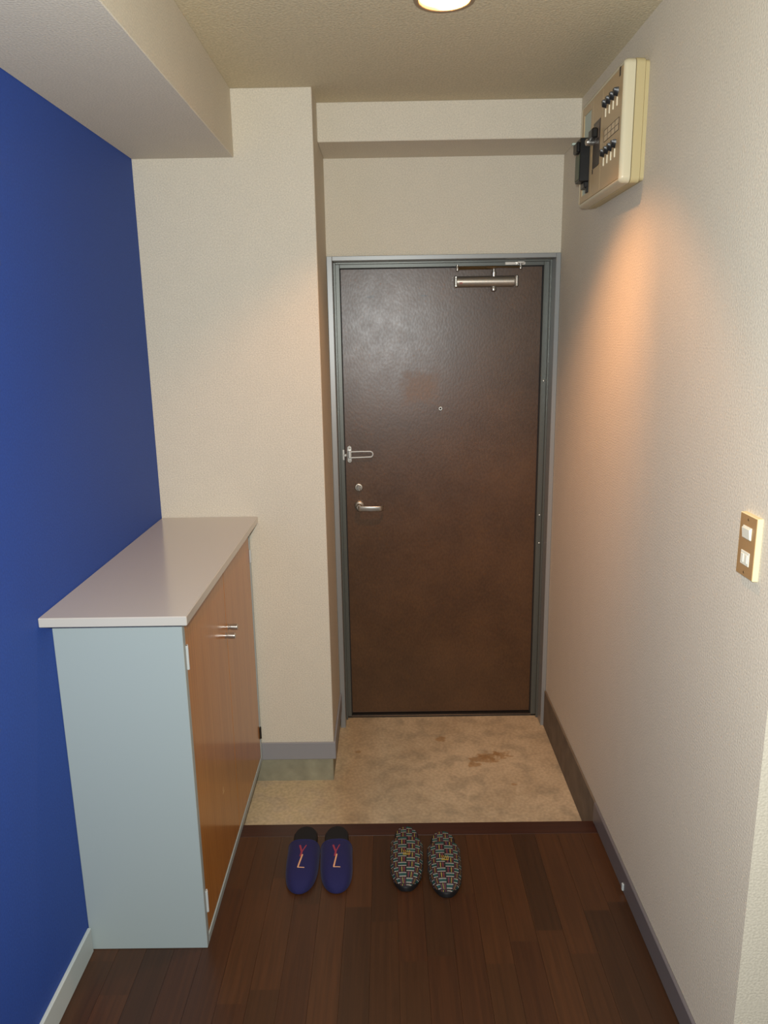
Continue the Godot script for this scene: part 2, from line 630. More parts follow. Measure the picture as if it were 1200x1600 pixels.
# ---------- the entrance door ----------
func build_door() -> void:
	var d := thing("door_1", "brown steel entrance door in a grey metal frame", "door", V(0.225, YG, LEAF_Z), "", "structure")
	var o := d.position
	var B := func(list: Array, bevel: float) -> Mb:
		var mb := Mb.new()
		mb.xf = Transform3D(Basis.IDENTITY, -o)
		for b in list: mb.box(b[0], b[1], bevel)
		return mb
	var zf := ZD + 0.012
	var xa := XC + 0.0005
	var xb := XR - 0.0005
	var yt := 1.9096
	# pressed frame: face, jamb and stop of each side
	put("frame_jamb", B.call([[V(xa, YG, -3.27), V(-0.2065, yt, zf)]], 0.0015), M.frame, d)
	put("frame_jamb", B.call([[V(0.6625, YG, -3.27), V(xb, yt, zf)]], 0.0015), M.frame, d)
	put("frame_head", B.call([[V(-0.2065, 1.892, -3.27), V(0.6625, yt, zf)]], 0.0015), M.frame, d)
	put("door_stop", B.call([[V(-0.2065, YG, LEAF_Z - 0.002), V(-0.1835, 1.892, LEAF_Z + 0.022)], [V(-0.207, YG, LEAF_Z + 0.022), V(-0.199, 1.892, LEAF_Z + 0.040)]], 0.0012), M.stop, d)
	put("door_stop", B.call([[V(0.6345, YG, LEAF_Z - 0.002), V(0.6625, 1.892, LEAF_Z + 0.022)], [V(0.655, YG, LEAF_Z + 0.022), V(0.663, 1.892, LEAF_Z + 0.040)]], 0.0012), M.stop, d)
	put("door_stop", B.call([[V(-0.1835, 1.8715, LEAF_Z - 0.002), V(0.6345, 1.892, LEAF_Z + 0.022)], [V(-0.199, 1.885, LEAF_Z + 0.022), V(0.655, 1.8925, LEAF_Z + 0.040)]], 0.0012), M.stop, d)
	put("gasket", B.call([[V(-0.1835, YG + 0.012, LEAF_Z - 0.004), V(-0.1805, 1.8715, LEAF_Z + 0.006)], [V(0.6315, YG + 0.012, LEAF_Z - 0.004), V(0.6345, 1.8715, LEAF_Z + 0.006)], [V(-0.1805, 1.8685, LEAF_Z - 0.004), V(0.6315, 1.8715, LEAF_Z + 0.006)]], 0.0005), M.rubber, d)
	put("threshold", B.call([[V(-0.2065, YG, -3.27), V(0.6625, YG + 0.010, LEAF_Z + 0.022)]], 0.002), M.dark_metal, d)
	# leaf: bevelled slab, its front with the skin's picture
	var lf := Mb.new()
	lf.xf = Transform3D(Basis.IDENTITY, -o)
	var l0 := V(-0.19, -0.083, LEAF_Z - 0.04)
	var l1 := V(0.64, 1.874, LEAF_Z)
	lf.box(l0, V(l1.x, l1.y, LEAF_Z - 0.002))
	lf.quad(V(l0.x, l0.y, LEAF_Z), V(l1.x, l0.y, LEAF_Z), V(l1.x, l1.y, LEAF_Z), V(l0.x, l1.y, LEAF_Z), Vector2(0, 1), Vector2(1, 1), Vector2(1, 0), Vector2(0, 0))
	put("door_leaf", lf, M.door, d)

	var at := func(x: float, y: float, z: float) -> Vector3: return V(x, y, LEAF_Z + z) - o
	# peephole
	var pp := Mb.new()
	pp.xf = Transform3D(Basis.IDENTITY, at.call(0.2225, 1.3063, 0.0))
	pp.lathe([[0.0, 0.0085], [0.004, 0.0085], [0.006, 0.0070], [0.006, 0.0050], [0.0035, 0.0045]], 24)
	var ph := put("peephole", pp, M.steel, d)
	var ln := Mb.new()
	ln.xf = pp.xf
	ln.lathe([[0.003, 0.0046], [0.0048, 0.0032], [0.0055, 0.0005]], 18)
	put("lens", ln, M.black, ph)
	# thumb turn
	var tt := Mb.new()
	tt.xf = Transform3D(Basis.IDENTITY, at.call(-0.1275, 0.975, 0.0))
	tt.lathe([[0.0, 0.0178], [0.004, 0.0178], [0.007, 0.0160], [0.008, 0.0145]], 30)
	var tr := put("thumb_turn", tt, M.satin, d)
	var kn := Mb.new()
	kn.xf = tt.xf * Transform3D(Basis(Vector3(0, 0, 1), 0.25), Vector3.ZERO)
	kn.lathe([[0.007, 0.0110], [0.013, 0.0105], [0.0145, 0.0090]], 24)
	kn.box(V(-0.0042, -0.0135, 0.008), V(0.0042, 0.0135, 0.024), 0.002)
	put("turn_knob", kn, M.steel, tr)
	# lever: round rose, neck, and a flat curved blade that turns back to the door at its tip
	var rs := Mb.new()
	rs.xf = Transform3D(Basis.IDENTITY, at.call(-0.1262, 0.896, 0.0))
	rs.lathe([[0.0, 0.0215], [0.005, 0.0215], [0.0085, 0.0195], [0.0105, 0.0150], [0.012, 0.0105], [0.040, 0.0095], [0.048, 0.0098]], 32)
	var rose := put("lever_handle", rs, M.satin, d)
	var lv := Mb.new()
	lv.xf = rs.xf
	var loops := []
	for i in 25:
		var t := i / 24.0
		var px := lerpf(-0.013, 0.104, t)
		var pz := 0.046 + 0.006 * sin(PI * t)
		if t < 0.12: pz -= 0.010 * pow(1.0 - t / 0.12, 2.0)
		if t > 0.88: pz -= 0.016 * pow((t - 0.88) / 0.12, 2.0)
		var hh := 0.0118 - 0.0010 * t
		if t < 0.06: hh *= 0.70 + 0.30 * sqrt(t / 0.06)
		var yc := -0.0045 - 0.0015 * t
		var l := PackedVector3Array()
		for k in 16:
			var a := TAU * k / 16.0
			var sy := signf(sin(a)) * pow(absf(sin(a)), 0.45)
			var sz := signf(cos(a)) * pow(absf(cos(a)), 0.8)
			l.append(V(px, yc + hh * -sy, pz + 0.0042 * sz))
		l.reverse()
		loops.append(l)
	lv.loft(loops)
	put("lever_blade", lv, M.steel, rose, "", 55.0)
	# door guard: hinged plate with two lobes and a long U loop; keeper on the stop
	var gd := Mb.new()
	gd.xf = Transform3D(Basis.IDENTITY, at.call(-0.1635, 1.1185, 0.0))
	gd.slab(0.0095, 0.036, 0.0092, [[0.0, 0.0], [0.0022, 0.0], [0.0034, 0.0012]], 7)
	gd.box(V(-0.006, -0.017, 0.002), V(0.010, 0.017, 0.012), 0.002)
	var guard := put("door_guard", gd, M.steel, d)
	for s in [-1.0, 1.0]:
		var sw := Mb.new()
		sw.xf = gd.xf * Transform3D(Basis.IDENTITY, V(0.001, 0.0265 * s, 0.003))
		sw.lathe([[0.0, 0.0036], [0.0015, 0.0034], [0.0022, 0.0018]], 14)
		put("screw", sw, M.satin, guard)
	var lp := Mb.new()
	lp.xf = gd.xf
	var path := []
	path.append(V(0.0, 0.0125, 0.016))
	path.append(V(0.050, 0.0132, 0.016))
	for i in 13:
		var a := PI / 2.0 - PI * i / 12.0
		path.append(V(0.088 + 0.0115 * cos(a), 0.001 + 0.0118 * sin(a), 0.016))
	path.append(V(0.050, -0.0118, 0.016))
	path.append(V(0.0, -0.0125, 0.016))
	lp.tube(path, 0.0030, 0.0030, Vector3(0, 0, 1), 12)
	lp.box(V(-0.004, -0.017, 0.010), V(0.007, 0.017, 0.020), 0.003)
	put("guard_loop", lp, M.white_metal, guard)
	var shift := Mb.new()
	shift.xf = gd.xf
	shift.box(V(-0.0285, -0.022, 0.0222), V(-0.0195, 0.024, 0.0255), 0.001)
	shift.box(V(-0.022, -0.006, 0.0222), V(-0.010, 0.006, 0.0300), 0.0015)
	put("guard_keeper", shift, M.steel, guard)

	# closer: horizontal cylinder with square ends, spindle, two-piece arm
	var cy := 1.8115
	var cz := 0.032
	var cb := Mb.new()
	cb.xf = Transform3D(Basis(V(0, 0, -1), V(0, 1, 0), V(1, 0, 0)), at.call(0.274, cy, cz))
	cb.lathe([[0.010, 0.0205], [0.012, 0.0215], [0.238, 0.0215], [0.240, 0.0205]], 36)
	cb.xf = Transform3D(Basis.IDENTITY, at.call(0.274, cy, cz))
	cb.box(V(0.030, -0.017, -0.032), V(0.225, 0.017, 0.0), 0.002)
	var closer := put("door_closer", cb, M.satin, d)
	for e in [[0.000, 0.011], [0.240, 0.254]]:
		var ec := Mb.new()
		ec.xf = cb.xf
		ec.box(V(e[0], -0.0235, -0.022), V(e[1], 0.0235, 0.0235), 0.004)
		for sy in [-1.0, 1.0]:
			ec.xf = cb.xf * Transform3D(Basis.IDENTITY, V((e[0] + e[1]) / 2.0, 0.0165 * sy, 0.0225))
			ec.lathe([[0.0, 0.0042], [0.003, 0.0042], [0.0042, 0.0030]], 14)
		put("end_cap", ec, M.steel, closer)
	var sp := Mb.new()
	sp.xf = Transform3D(Basis(V(1, 0, 0), V(0, 0, -1), V(0, 1, 0)), at.call(0.4325, cy, cz))
	sp.lathe([[-0.040, 0.004], [-0.037, 0.0095], [-0.031, 0.0115], [-0.024, 0.0095], [-0.018, 0.0090], [0.018, 0.0090], [0.026, 0.0100], [0.036, 0.0100], [0.038, 0.0070], [0.056, 0.0060]], 22)
	put("spindle", sp, M.steel, closer)
	var label_red := Mb.new()
	label_red.xf = Transform3D(Basis.IDENTITY, at.call(0.300, cy - 0.006, cz + 0.0205))
	label_red.slab(0.006, 0.004, 0.0006, [[-0.002, 0.0], [0.0005, 0.0], [0.0008, 0.0003]], 2)
	put("badge", label_red, plain(srgb(140, 70, 56), 0.5), closer)
	var a1 := Mb.new()
	a1.xf = Transform3D(Basis.IDENTITY, at.call(0, 0, 0))
	a1.tube([V(0.432, 1.8615, cz), V(0.36, 1.8600, cz + 0.018), V(0.284, 1.8585, cz + 0.034)], 0.0080, 0.0032, Vector3.UP, 10)
	put("closer_arm", a1, M.brass, closer)
	var a2 := Mb.new()
	a2.xf = a1.xf
	a2.tube([V(0.284, 1.8655, cz + 0.034), V(0.41, 1.8655, cz + 0.022), V(0.538, 1.8650, cz + 0.006)], 0.0070, 0.0034, Vector3.UP, 10)
	a2.tube([V(0.40, 1.8655, cz + 0.023), V(0.44, 1.8655, cz + 0.019)], 0.0090, 0.0046, Vector3.UP, 10)
	put("closer_arm", a2, M.brass, closer)
	for q in [[0.284, cz + 0.034, 1.850, 1.874], [0.538, cz + 0.006, 1.856, 1.8845]]:
		var pv := Mb.new()
		pv.xf = Transform3D(Basis(V(1, 0, 0), V(0, 0, -1), V(0, 1, 0)), at.call(q[0], q[2], q[1]))
		pv.lathe([[0.0, 0.004], [0.002, 0.0065], [0.012, 0.0065], [0.014, 0.0050], [q[3] - q[2], 0.0050]], 16)
		if q[0] > 0.5:
			pv.xf = Transform3D(Basis.IDENTITY, at.call(q[0], 0, 0))
			pv.box(V(-0.014, 1.878, 0.018), V(0.014, 1.886, cz + 0.014), 0.001)
			pv.box(V(-0.060, 1.874, 0.0215), V(0.022, 1.890, 0.0245), 0.001)
		put("arm_pivot", pv, M.steel, closer)
	# screws and small fixings on the latch-side stop and frame
	for q in [[0.648, 1.415, 0.022], [0.648, 0.845, 0.022], [0.650, 0.72, 0.022]]:
		var fx := Mb.new()
		fx.xf = Transform3D(Basis.IDENTITY, at.call(q[0], q[1], q[2]))
		fx.lathe([[0.0, 0.0042], [0.0012, 0.0040], [0.002, 0.0020]], 14)
		put("screw", fx, M.satin, d)


# ---------- the shoe cabinet ----------
func build_cabinet() -> void:
	var z0 := ZW + 0.009
	var z1 := -1.722
	var xf := -0.507
	var xb := XL
	var c := thing("shoe_cabinet", "low grey-blue shoe cabinet with two brown wood doors, against the blue wall", "cabinet", V(-0.665, 0, -2.19))
	var o := c.position
	var B := func(list: Array, bevel: float) -> Mb:
		var mb := Mb.new()
		mb.xf = Transform3D(Basis.IDENTITY, -o)
		for b in list: mb.box(b[0], b[1], bevel)
		return mb
	put("side_panel", B.call([[V(xb, 0.0, z1 - 0.022), V(xf, 0.953, z1)]], 0.0015), M.panel, c)
	put("side_panel", B.call([[V(xb, 0.0, z0), V(xf, 0.953, z0 + 0.016)]], 0.0015), M.panel, c)
	put("back_panel", B.call([[V(xb, 0.0, z0 + 0.016), V(xb + 0.006, 0.953, z1 - 0.022)]], 0.0), M.panel, c)
	put("bottom_panel", B.call([[V(xb + 0.006, 0.0, z0 + 0.016), V(xf, 0.024, z1 - 0.022)]], 0.0015), M.panel, c)
	put("shelf", B.call([[V(xb + 0.006, 0.46, z0 + 0.016), V(xf - 0.03, 0.478, z1 - 0.022)]], 0.001), M.panel, c)
	put("countertop", B.call([[V(XL + 0.0005, 0.953, ZW + 0.0005), V(-0.4753, 0.9763, -1.657)]], 0.0018), M.counter, c)
	var zm := -2.2
	for k in 2:
		var za: float = z1 - 0.026 if k == 0 else zm - 0.0012
		var zb: float = zm + 0.0012 if k == 0 else z0 + 0.020
		var dr := put("cabinet_door", B.call([[V(xf - 0.022, 0.027, zb), V(xf - 0.002, 0.949, za)]], 0.0012), M.veneer, c)
		# round bar knob standing straight out of the door
		var kb := Mb.new()
		kb.xf = Transform3D(Basis(V(0, 0, -1), V(0, 1, 0), V(1, 0, 0)), V(xf - 0.002, 0.714 + 0.012 * k, zm + 0.020 - 0.042 * k) - o)
		kb.lathe([[0.0, 0.0090], [0.004, 0.0090], [0.0048, 0.0075], [0.008, 0.0075], [0.009, 0.0092], [0.028, 0.0092], [0.030, 0.0080]], 22)
		put("door_knob", kb, M.steel, dr)
		var zh: float = za if k == 0 else zb
		var dirn: float = 1.0 if k == 0 else -1.0
		for yh in [0.835, 0.128]:
			var hg := Mb.new()
			hg.xf = Transform3D(Basis.IDENTITY, V(xf, yh, zh) - o)
			var hl := 0.032 if k == 0 else 0.024
			hg.box(V(-0.0015, -hl, -0.006), V(0.0025 if k == 0 else 0.001, hl, 0.006), 0.0006)
			hg.xf = Transform3D(Basis(V(1, 0, 0), V(0, 0, -1), V(0, 1, 0)), V(xf + 0.002, yh - hl, zh + 0.002 * dirn) - o)
			hg.lathe([[0.0, 0.0030], [2.0 * hl, 0.0030]], 12)
			put("hinge", hg, M.white_metal if k == 0 or yh > 0.5 else M.dark_metal, dr)
	# small pale scrap of tape left on the near door
	var tp := Mb.new()
	tp.xf = Transform3D(Basis(V(0, 0, -1), V(0, 1, 0), V(1, 0, 0)), V(xf - 0.0022, 0.278, -2.02) - o)
	tp.slab(0.010, 0.004, 0.003, [[0.0, 0.0], [0.0005, 0.0006]], 3)
	tp.xf = tp.xf * Transform3D(Basis(V(0, 0, 1), 0.9), V(-0.003, 0.012, 0))
	tp.slab(0.007, 0.003, 0.002, [[0.0, 0.0], [0.0005, 0.0006]], 3)
	put("tape_scrap", tp, plain(srgb(196, 160, 112), 0.7), c)


# ---------- the recessed lamp ----------
func build_downlight() -> void:
	var d := thing("ceiling_downlight", "round recessed ceiling lamp glowing warm above the entry", "ceiling lamp", LAMP)
	var up := Basis(V(1, 0, 0), V(0, 0, -1), V(0, 1, 0))
	var rg := Mb.new()
	rg.xf = Transform3D(up, Vector3.ZERO)
	rg.lathe([[0.004, 0.0615], [-0.0015, 0.0620], [-0.004, 0.0645], [-0.0045, 0.0690], [-0.0035, 0.0730], [0.0, 0.0750]], 56, false, false)
	put("trim_ring", rg, M.ring, d)
	var cn := Mb.new()
	cn.xf = Transform3D(up, Vector3.ZERO)
	# open below; outside then inside of the can
	cn.lathe([[0.0, 0.0655], [0.105, 0.0655], [0.125, 0.040], [0.125, 0.002]], 48, false, true)
	cn.xf = Transform3D(Basis(V(1, 0, 0), V(0, 0, 1), V(0, -1, 0)), Vector3.ZERO)
	cn.lathe([[-0.122, 0.002], [-0.122, 0.038], [-0.103, 0.0635], [0.0, 0.0640]], 48, false, false)
	put("reflector", cn, M.can, d, "", 30.0)
	var bl := Mb.new()
	bl.xf = Transform3D(up, Vector3.ZERO)
	bl.lathe([[0.045, 0.003], [0.047, 0.014], [0.053, 0.023], [0.063, 0.029], [0.074, 0.030], [0.086, 0.025], [0.096, 0.017], [0.108, 0.014], [0.118, 0.014]], 32)
	put("bulb", bl, M.bulb, d)
	# the bulb's beam leaves the can tilted a little towards the door
	var l := SpotLight3D.new()
	l.name = "bulb_light"
	d.add_child(l)
	l.position = V(0, 0.034, 0)
	l.rotation = V(-PI / 2.0 + 0.10, 0, 0)
	l.light_color = Color(1.0, 0.72, 0.49)
	l.light_energy = 0.62
	l.light_size = 0.028
	l.spot_angle = 52.0
	l.spot_angle_attenuation = 0.40
	l.spot_range = 12.0
	l.spot_attenuation = 2.0
	l.shadow_enabled = true
	# the reflector throws a stronger lobe to one side, towards the long wall by the door
	var l2 := SpotLight3D.new()
	l2.name = "reflector_light"
	d.add_child(l2)
	l2.position = V(0, 0.070, 0)
	l2.basis = Basis.looking_at(V(0.385, -0.80, -0.46), V(0, 0, -1))
	l2.light_color = Color(1.0, 0.70, 0.44)
	l2.light_energy = 1.75
	l2.light_size = 0.016
	l2.spot_angle = 36.0
	l2.spot_angle_attenuation = 1.0
	l2.spot_range = 12.0
	l2.spot_attenuation = 2.0
	l2.shadow_enabled = true


# ---------- the fuse box ----------
func build_breaker_panel() -> void:
	var cy := 2.138
	var cz := -2.349
	var p := thing("breaker_panel", "cream household fuse box with rows of switches high on the long wall", "fuse box", V(XR, cy, cz))
	# local frame: z out of the wall (-x in the world), x towards the viewer (+z), y up
	var face := Basis(V(0, 0, 1), V(0, 1, 0), V(-1, 0, 0))
	var hw := 0.219
	var hh := 0.149
	var S := func(h_w: float, h_h: float, r: float, prof: Array, at: Vector3) -> Mb:
		var mb := Mb.new()
		mb.xf = Transform3D(face, face * at)
		mb.slab(h_w, h_h, r, prof, 6)
		return mb
	var X := func(list: Array, bevel: float) -> Mb:
		var mb := Mb.new()
		mb.xf = Transform3D(face, Vector3.ZERO)
		for b in list: mb.box(b[0], b[1], bevel)
		return mb
	put("back_plate", S.call(hw - 0.004, hh - 0.005, 0.010, [[0.0, 0.0], [0.010, 0.0], [0.012, 0.002]], Vector3.ZERO), M.cream_old, p)
	put("housing", S.call(hw + 0.001, hh + 0.001, 0.016, [[0.010, 0.004], [0.012, 0.001], [0.033, 0.0], [0.0345, 0.0015]], Vector3.ZERO), M.cream_old, p)
	# cover: rounded bezel round a sunk face, open in front
	var cv := Mb.new()
	cv.xf = Transform3D(face, Vector3.ZERO)
	cv.slab(hw, hh, 0.016, [[0.0355, 0.0015], [0.0365, 0.0], [0.054, 0.0], [0.060, 0.002], [0.0640, 0.0055], [0.0650, 0.0090], [0.0640, 0.0115], [0.0610, 0.0125]], 6)
	put("cover", cv, M.cream, p, "", 50.0)
	# face plate pieces round the two openings (local x: -0.182..-0.1005 left opening, -0.061..0.006 breaker)
	var f0 := 0.060
	var f1 := 0.0640
	var fx := hw - 0.013
	var fy := hh - 0.013
	var ax0 := -0.183
	var ax1 := -0.101
	var ay0 := -0.117
	var ay1 := 0.113
	put("face_plate", X.call([[V(-fx, -fy, f0), V(ax0, fy, f1)], [V(ax0, ay1, f0), V(ax1, fy, f1)], [V(ax0, -fy, f0), V(ax1, ay0, f1)], [V(ax1, -fy, f0), V(-0.0785, fy, f1)],
		[V(-0.0775, -fy, f0), V(0.0215, -0.062, f1)], [V(-0.0775, 0.062, f0), V(0.0215, fy, f1)], [V(-0.0775, -0.062, f0), V(-0.062, 0.062, f1)], [V(0.007, -0.062, f0), V(0.0215, 0.062, f1)],
		[V(0.0225, -fy, f0), V(fx, fy, f1)]], 0.0006), M.face, p)
	# sunk compartment behind the left opening
	put("compartment", X.call([[V(ax0, ay0, 0.0605), V(ax1, ay1, 0.0618)]], 0.0), M.compartment, p)
	# main limiter: black block standing out of it, green front, terminals below
	var ml := X.call([[V(ax1 - 0.056, -0.086, 0.061), V(ax1 - 0.004, 0.036, 0.092)]], 0.002) as Mb
	ml.box(V(ax1 - 0.050, -0.104, 0.061), V(ax1 - 0.006, -0.086, 0.076), 0.002)
	ml.box(V(ax1 - 0.020, -0.118, 0.061), V(ax1 - 0.002, -0.100, 0.070), 0.001)
	var mbk := put("limiter", ml, M.black, p)
	put("front_label", X.call([[V(ax1 - 0.054, -0.080, 0.0915), V(ax1 - 0.006, -0.010, 0.0935)]], 0.0008), M.breaker_green, mbk)
	put("handle", X.call([[V(ax1 - 0.052, -0.004, 0.091), V(ax1 - 0.008, 0.026, 0.102)]], 0.003), M.black, mbk)
	put("terminal_cover", X.call([[V(ax1 - 0.056, 0.024, 0.088), V(ax1 - 0.040, 0.030, 0.108)]], 0.0015), M.compartment, mbk)
	# earth-leakage breaker with its reset knob
	var el := put("leakage_breaker", X.call([[V(-0.0615, -0.0615, 0.060), V(0.0065, 0.0615, 0.0655)], [V(-0.058, 0.004, 0.064), V(0.003, 0.008, 0.0668)]], 0.001), M.breaker_dark, p)
	put("label_strip", X.call([[V(-0.054, 0.012, 0.0650), V(-0.002, 0.052, 0.0668)]], 0.0006), plain(srgb(104, 88, 72), 0.45), el)
	put("rocker", X.call([[V(-0.050, 0.012, 0.066), V(-0.006, 0.040, 0.084)]], 0.004), M.black, el)
	var kn := Mb.new()
	kn.xf = Transform3D(face, face * V(-0.052, 0.010, 0.070))
	kn.lathe([[-0.004, 0.008], [0.006, 0.0085], [0.012, 0.0105], [0.018, 0.0095], [0.021, 0.005]], 18)
	put("reset_knob", kn, M.steel, el)
	var mk := X.call([[V(-0.066, -0.075, 0.0636), V(-0.056, -0.062, 0.0645)]], 0.0) as Mb
	put("mark", mk, M.ink, p)
	put("mark", X.call([[V(0.172, 0.116, 0.0636), V(0.184, 0.138, 0.0645)]], 0.0), M.ink, p)
	# two rows of four small switches: dark slot with a five-sided top and a white lever below
	for row in [0.083, -0.043]:
		for k in 4:
			var sx := 0.056 + 0.0355 * k
			var sl := Mb.new()
			sl.xf = Transform3D(face, face * V(sx, row, 0.0625))
			var pts := [Vector2(-0.0095, 0.000), Vector2(0.0, -0.011), Vector2(0.0095, 0.000), Vector2(0.0095, 0.010), Vector2(-0.0095, 0.010)]
			var la := PackedVector3Array()
			var lb := PackedVector3Array()
			for q in pts:
				la.append(V(q.x, q.y, 0.0))
				lb.append(V(q.x * 0.72, q.y * 0.8 + 0.001, 0.013))
			sl.loft([la, lb])
			var so := put("breaker_switch", sl, M.black, p)
			var tg := Mb.new()
			tg.xf = Transform3D(face, face * V(sx + 0.002, row - 0.020, 0.0635))
			tg.box(V(-0.0022, -0.014, 0.0), V(0.0022, 0.008, 0.0032), 0.0008)
			put("switch_lever", tg, M.toggle, so)
	# card with eight boxes
	var gc := V(0.120, 0.001, 0.0636)
	var gw := 0.069
	var gh := 0.0150
	var cd := put("label_card", X.call([[gc + V(-gw, -gh, 0.0), gc + V(gw, gh, 0.0009)]], 0.0), M.card, p)
	var lines := []
	for i in 5:
		var lx: float = gc.x - gw + 2.0 * gw * i / 4.0
		lines.append([V(lx - 0.0011, gc.y - gh, gc.z), V(lx + 0.0011, gc.y + gh, gc.z + 0.0013)])
	for i in 3:
		var ly: float = gc.y - gh + gh * i
		lines.append([V(gc.x - gw, ly - 0.0006, gc.z), V(gc.x + gw, ly + 0.0006, gc.z + 0.0013)])
	put("printed_grid", X.call(lines, 0.0), M.ink, cd)


# ---------- the light switch ----------
func build_switch() -> void:
	var p := thing("wall_switch", "small brown-faced light switch plate with cream edges on the long wall", "switch", V(XR, 1.2095, -1.372))
	var face := Basis(V(0, 0, 1), V(0, 1, 0), V(-1, 0, 0))
	var mb := Mb.new()
	mb.xf = Transform3D(face, Vector3.ZERO)
	mb.slab(0.0345, 0.0600, 0.0015, [[0.0, 0.0], [0.0085, 0.0], [0.0095, 0.001]], 3)
	put("plate", mb, M.switch_edge, p)
	var fc := Mb.new()
	fc.xf = mb.xf
	fc.slab(0.0318, 0.0585, 0.0010, [[0.009, 0.0], [0.0100, 0.0], [0.0104, 0.0005]], 3)
	put("face_plate", fc, M.switch_face, p)
	var rk := Mb.new()
	rk.xf = mb.xf
	rk.box(V(-0.0165, 0.014, 0.009), V(0.0165, 0.038, 0.0122), 0.0008)
	rk.xf = mb.xf * Transform3D(Basis(Vector3(1, 0, 0), 0.12), V(0, 0.0265, 0.0112))
	rk.box(V(-0.0155, -0.0118, -0.003), V(0.0155, 0.0092, 0.003), 0.0012)
	put("rocker", rk, M.switch_white, p)
	var lw := Mb.new()
	lw.xf = mb.xf
	lw.box(V(-0.0165, -0.037, 0.009), V(0.0165, -0.010, 0.0116), 0.0008)
	var low := put("socket_insert", lw, M.switch_white, p)
	for s in [-1.0, 1.0]:
		var sl := Mb.new()
		sl.xf = mb.xf
		sl.box(V(0.0075 * s - 0.0050, -0.032, 0.0112), V(0.0075 * s + 0.0050, -0.015, 0.0132), 0.0008)
		put("button", sl, M.switch_white, low)
	for yy in [0.051, -0.051]:
		var sc := Mb.new()
		sc.xf = mb.xf * Transform3D(Basis.IDENTITY, V(0, yy, 0.0102))
		sc.lathe([[0.0, 0.0026], [0.0008, 0.0024], [0.0012, 0.0012]], 12)
		put("screw", sc, M.brass, p)


# ---------- slippers ----------
# outline of the sole: rounded heel, waist, broad rounded toe (t runs from heel to toe)
func half_width(t: float) -> float:
	t = clampf(t, 0.0, 1.0)
	var heel := 0.0385 * pow(maxf(1.0 - pow(1.0 - minf(t / 0.16, 1.0), 2.3), 0.0), 0.5)
	var q := clampf((t - 0.42) / 0.58, 0.0, 1.0)
	var swell := lerpf(1.0, 1.22, smoothstep(0.28, 0.68, t))
	return heel * swell * pow(maxf(1.0 - pow(q, 4.4), 0.0), 0.5)

func upper_w(t: float, ts: float, tend: float, w0: float) -> float:
	var q := clampf((t - ts) / (tend - ts), 0.0, 1.0)
	return w0 * pow(maxf(1.0 - pow(q, 4.2), 0.0), 0.5) * lerpf(1.0, 1.0, smoothstep(0.0, 0.35, q))

func upper_h(t: float, ts: float, tend: float, h0: float) -> float:
	var q := clampf((t - ts) / (tend - ts), 0.0, 1.0)
	return h0 * pow(maxf(1.0 - pow(q, 2.1), 0.0), 0.62) + 0.012 * pow(maxf(1.0 - pow(q, 9.0), 0.0), 0.5)

func sole_loop(length: float, y: float, inset: float, side: float) -> PackedVector3Array:
	var l := PackedVector3Array()
	var n := 40
	for i in 2 * n:
		var k: float = (i if i <= n else 2 * n - i) / float(n)
		var t := 0.5 - 0.5 * cos(PI * k)
		var s := 1.0 if i <= n else -1.0
		var w := half_width(t) - inset * clampf(half_width(t) / 0.03, 0.0, 1.0)
		var z: float = clampf(t * length, inset, length - inset)
		l.append(V(s * maxf(w, 0.0) + side * 0.0015 * sin(PI * t), y, z))
	return l

func slipper_sole(length: float, side: float) -> Mb:
	var mb := Mb.new()
	mb.loft([sole_loop(length, 0.0005, 0.003, side), sole_loop(length, 0.004, 0.0, side), sole_loop(length, 0.013, 0.0, side), sole_loop(length, 0.0165, 0.0025, side)])
	return mb

func slipper_insole(length: float, side: float) -> Mb:
	var mb := Mb.new()
	var a := sole_loop(length, 0.0160, 0.0035, side)
	var b := sole_loop(length, 0.0190, 0.0050, side)
	mb.loft([a, b], true, false)
	# gently padded top with lengthwise picture coordinates
	var n := b.size()
	var half := n / 2
	var across := 8
	for i in half:
		for k in across:
			var p := []
			for q in [[i, k], [i + 1, k], [i + 1, k + 1], [i, k + 1]]:
				var r: Vector3 = b[q[0]]
				var l: Vector3 = b[(n - q[0]) % n]
				var u: float = q[1] / float(across)
				var v := r.lerp(l, u)
				v.y += 0.003 * (1.0 - pow(2.0 * u - 1.0, 2.0))
				p.append(v)
			mb.quad(p[0], p[3], p[2], p[1], wv(p[0]), wv(p[3]), wv(p[2]), wv(p[1]))
	return mb

func wv(p: Vector3) -> Vector2:
	return Vector2(p.x, p.z) / 0.150

